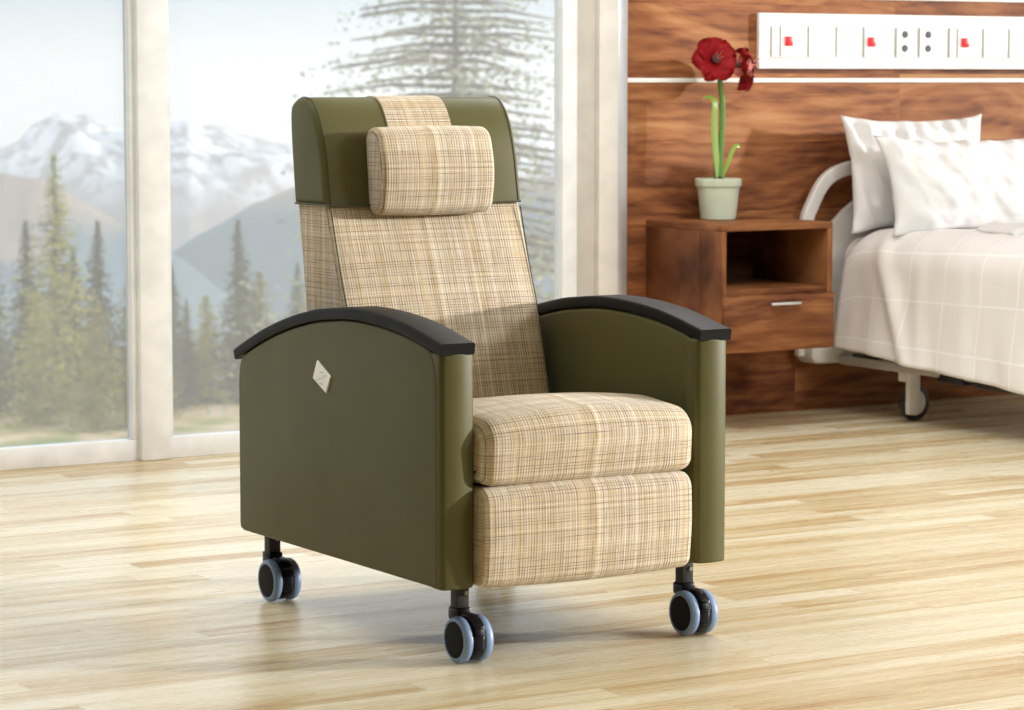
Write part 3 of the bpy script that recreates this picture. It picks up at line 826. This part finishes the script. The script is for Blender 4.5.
def mountain_material(name, forest, snow, cols):
    """cols: forest, slope, rock, snow; limits are heights in metres"""
    m = NT(name); v = m.pos
    s3 = m.n('ShaderNodeSeparateXYZ'); m.t.links.new(v, s3.inputs[0]); Z = s3.outputs[2]
    nz = m.noise(v, .006, 10, .7); n2 = m.noise(m.vec(v, (1, 1, .35)), .02, 8, .7)
    gn = m.n('ShaderNodeSeparateXYZ'); m.t.links.new(m.n('ShaderNodeNewGeometry').outputs['Normal'], gn.inputs[0])
    zz = m.math('ADD', Z, m.math('MULTIPLY', m.math('SUBTRACT', nz, .5), 170))
    def step(a, w): return m.ramp(m.math('DIVIDE', m.math('SUBTRACT', zz, a), w), [(0, (0, 0, 0)), (1, (1, 1, 1))])
    base = m.mix(n2, V4(*cols[1]), V4(*cols[2]))
    c = m.mix(step(forest, 30), V4(*cols[0]), base)
    sn_ = m.math('MULTIPLY', step(snow, 90), m.ramp(n2, [(.44, (0, 0, 0)), (.54, (1, 1, 1))]))
    c = m.mix(sn_, c, V4(*cols[3]))
    m.base(c, .95, 0, .1); return m.m
M['mt_snow'] = mountain_material('snowy_rock', -330, -235, [(.20, .25, .27), (.44, .36, .32), (.36, .33, .33), (.93, .94, .96)])
M['mt_spur'] = mountain_material('bare_slope_over_forest', -150, 500, [(.13, .19, .22), (.42, .33, .28), (.34, .27, .22), (.9, .9, .9)])
mountain('mountain_range', [(-700, 130), (-300, 150), (0, 148), (30, 146), (60, 141), (90, 133), (126, 140), (150, 128), (169, 122), (190, 118), (205, 128), (235, 132), (262, 140), (300, 150), (420, 140), (556, 150), (1200, 140)],
         3900, 5600, 7400, -640, 82, 560, M['mt_snow'], '', 3.3)
mountain('mountain_spur', [(-700, 120), (-200, 160), (0, 170), (40, 178), (80, 200), (126, 232), (170, 262), (220, 300), (300, 350), (600, 380), (1200, 400)],
         1700, 2700, 3500, -480, 22, 500, M['mt_spur'], '', 8.1)
mountain('mountain_spur', [(-700, 420), (0, 360), (100, 320), (169, 268), (200, 245), (250, 210), (300, 188), (400, 165), (556, 150), (1200, 150)],
         2000, 3200, 4300, -520, 30, 600, M['mt_spur'], '', 5.7)

# conifers
M['bark'] = plain('grey_brown_bark', (.16, .12, .09), .9)
def needle(name, a, b):
    m = NT(name); f = m.noise(m.obj, .8, 4); m.base(m.ramp(f, [(.35, a), (.65, b)]), .8, 0, .2); return m.m
M['spruce'] = needle('dark_spruce_needles', (.045, .075, .035), (.12, .15, .07))
M['larch'] = needle('yellow_green_larch_needles', (.28, .29, .05), (.56, .50, .13))
M['big_larch'] = needle('pale_larch_needles', (.36, .39, .22), (.60, .60, .40))
def conifer_mesh(h, rad, whorls, per, tufts, size, seed, droop=.25, bare=.04, power=.85):
    rnd = random.Random(seed)
    TV, TF, TU = sweep([(0, 0, 0), (.02*h*rnd.uniform(-.3, .3), 0, h*.5), (0, 0, h*.98)], circ(h*.016, 8), up=(1, 0, 0), scale=lambda t: 1-.93*t)
    V, F = [], []
    for w in range(whorls):
        t = bare+(1-bare)*(w/whorls)**.92; z = h*t; R = rad*(1-t)**power*rnd.uniform(.72, 1.1)+.02*rad
        for b in range(per):
            a = rnd.uniform(0, 2*PI); L = R*rnd.uniform(.65, 1.1); dr = droop*rnd.uniform(.6, 1.3)
            if rnd.random() < .4:      # a visible bough
                n = len(TV); p0 = Vector((0, 0, z)); p1 = Vector((math.cos(a)*L*.8, math.sin(a)*L*.8, z-L*.8*dr*.7))
                g = sweep([tuple(p0), tuple((p0+p1)/2+Vector((0, 0, .03*L))), tuple(p1)], circ(h*.003, 4), scale=lambda q: 1-.7*q)
                TV += g[0]; TF += [tuple(i+n for i in f) for f in g[1]]
            nt_ = max(2, int(tufts*L/rad)+1)
            for k in range(nt_):
                q = (k+rnd.uniform(.2, 1))/nt_; c = Vector((math.cos(a)*L*q, math.sin(a)*L*q, z-L*dr*q*q+rnd.uniform(-.2, .2)*size))
                c += Vector((-math.sin(a), math.cos(a), 0))*rnd.uniform(-.35, .35)*L*q*.6
                s = size*rnd.uniform(.6, 1.2)*(1-.35*q)*(.45+.55*min(1, 1.5*(1-t)))
                for _ in range(3):
                    d = Vector((rnd.gauss(0, 1), rnd.gauss(0, 1), rnd.gauss(-.2, .5))).normalized()
                    e_ = d.orthogonal().normalized(); n = len(V)
                    V += [tuple(c-e_*s*.28), tuple(c+d*s*.5), tuple(c+e_*s*.28), tuple(c-d*s*.5)]
                    F.append((n, n+1, n+2, n+3))
    return (TV, TF), (V, F)
protos = {}
def tree(kind, x, y, z, h, rz, label, group, name):
    base_h, args, mt_ = {'spruce': (14.0, (14, 3.5, 52, 10, 7, .60, 3, .35), 'spruce'),
                         'larch': (15.0, (15, 4.0, 48, 10, 7, .60, 9, .12), 'larch'),
                         'bush': (9.0, (9, 3.0, 32, 10, 7, .6, 21, .05, .02, .6), 'larch'),
                         'big': (19.0, (19, 6.6, 80, 12, 20, .34, 33, .10, .12, .45), 'big_larch')}[kind]
    if kind not in protos:
        (TV, TF), (V, F) = conifer_mesh(*args)
        t_ = mk('trunk', TV, TF, M['bark'], sharp=180); f_ = mk('foliage', V, F, M[mt_], smooth=False)
        protos[kind] = (t_.data, f_.data)
        bpy.data.objects.remove(t_); bpy.data.objects.remove(f_)
    e_ = thing(name, label, 'tree', (x, y, z), group); e_.rotation_euler = (0, 0, rz); s = h/base_h; e_.scale = (s, s, s)
    for n, d in zip(('trunk', 'foliage'), protos[kind]):
        o = bpy.data.objects.new(n, d); COL.objects.link(o); o.parent = e_
def gz(x, y): return ground_z(math.hypot(x, y)*.985)-.15
LAB = {'spruce': 'dark green spruce on the meadow beyond the windows', 'larch': 'tall yellow-green larch beyond the left window',
       'bush': 'small yellowish larch among the darker spruces outside'}
specs = [  # kind, x, y, height, label
    ('spruce', 61.2, 160, 12.0, 'dark spruce cut by the left edge of the view, rising behind the young larches'),
    ('bush', 61.8, 154, 8.0, 'low yellowish larch at the left edge of the view, in front of a dark spruce'),
    ('larch', 62.9, 167, 12.5, 'yellow-green larch second in height, left of the tallest larch'),
    ('bush', 63.9, 150, 7.5, 'broad low larch near the window foot, left of the tallest larch'),
    ('spruce', 64.2, 174, 11.0, 'dark spruce far back, just left of the tallest larch'),
    ('larch', 65.9, 161, 15.8, 'tallest yellow-green larch in the left window'),
    ('bush', 66.8, 151, 6.8, 'low yellowish larch at the foot of the tallest larch'),
    ('spruce', 67.6, 170, 11.4, 'dark pointed spruce just right of the tallest larch'),
    ('bush', 69.4, 154, 5.2, 'smallest larch in the left window, near its right frame'),
    ('spruce', 69.5, 163, 11.6, 'dark pointed spruce beside the right frame of the left window'),
    ('spruce', 71.2, 171, 9.5, 'dark spruce behind the white column between the two windows'),
    ('spruce', 71.4, 157, 7.5, 'short dark spruce half behind the white column between the windows'),
    ('bush', 73.4, 166, 8.5, 'yellowish larch right beside the column, at the left of the second window'),
    ('spruce', 73.6, 159, 6.8, 'short dark spruce beside the column, at the left of the second window'),
    ('bush', 75.4, 160, 6.9, 'low larch between the column and the tall dark spruce near the recliner'),
    ('spruce', 76.3, 167, 8.5, 'dark spruce directly behind the left side of the tall one near the recliner'),
    ('spruce', 77.4, 159.5, 11.6, 'tallest dark spruce of the second window, just left of the recliner'),
    ('bush', 79.6, 161, 8.2, 'yellowish larch between the tall dark spruce and the recliner'),
    ('bush', 81.7, 158, 8.0, 'yellowish larch partly hidden by the recliner backrest'),
    ('spruce', 83.8, 164, 8.5, None), ('bush', 87.4, 156, 9.0, None),
    ('bush', 91.8, 151, 10.5, 'yellowish larch seen in the gap right of the recliner backrest'),
    ('spruce', 94.0, 158, 10.0, 'dark spruce seen in the gap right of the recliner backrest'),
    ('spruce', 57.4, 166, 12.0, None)]
for i, (k, x, y, h, lb) in enumerate(specs):
    nm = {'spruce': 'spruce_tree', 'larch': 'larch_tree', 'bush': 'young_larch_tree'}[k]
    hid = 'recliner' if x > 80 else 'left window edge'
    tree(k, x, y, gz(x, y), h, i*1.3, lb or {'spruce': 'dark green spruce hidden behind the ' + hid, 'bush': 'short yellowish larch hidden behind the recliner', 'larch': 'yellow-green larch beyond the left window edge'}[k],
         {'spruce': 'dark spruces in the tree line', 'bush': 'short larches in the tree line', 'larch': 'tall larches in the tree line'}[k], nm)
tree('big', 35.0, 60, gz(35, 60), 19.5, .4, 'huge pale spreading larch close outside, rising behind the recliner', None, 'larch_tree')

# haze lying over the valley between the tree line and the mountains
hz = bpy.data.materials.new('valley_haze'); hz.use_nodes = True
t_ = hz.node_tree; t_.nodes.clear(); o_ = t_.nodes.new('ShaderNodeOutputMaterial'); v_ = t_.nodes.new('ShaderNodeVolumeScatter')
v_.inputs['Color'].default_value = (.97, .985, 1, 1); v_.inputs['Density'].default_value = 1/12000
t_.links.new(v_.outputs[0], o_.inputs['Volume'])
hb_ = obj('haze', box(-1500, 7500, 300, 8500, -900, 60), hz, smooth=False)
tag(hb_, 'pale bluish haze filling the valley in front of the snowy mountains', 'haze', kind='stuff')
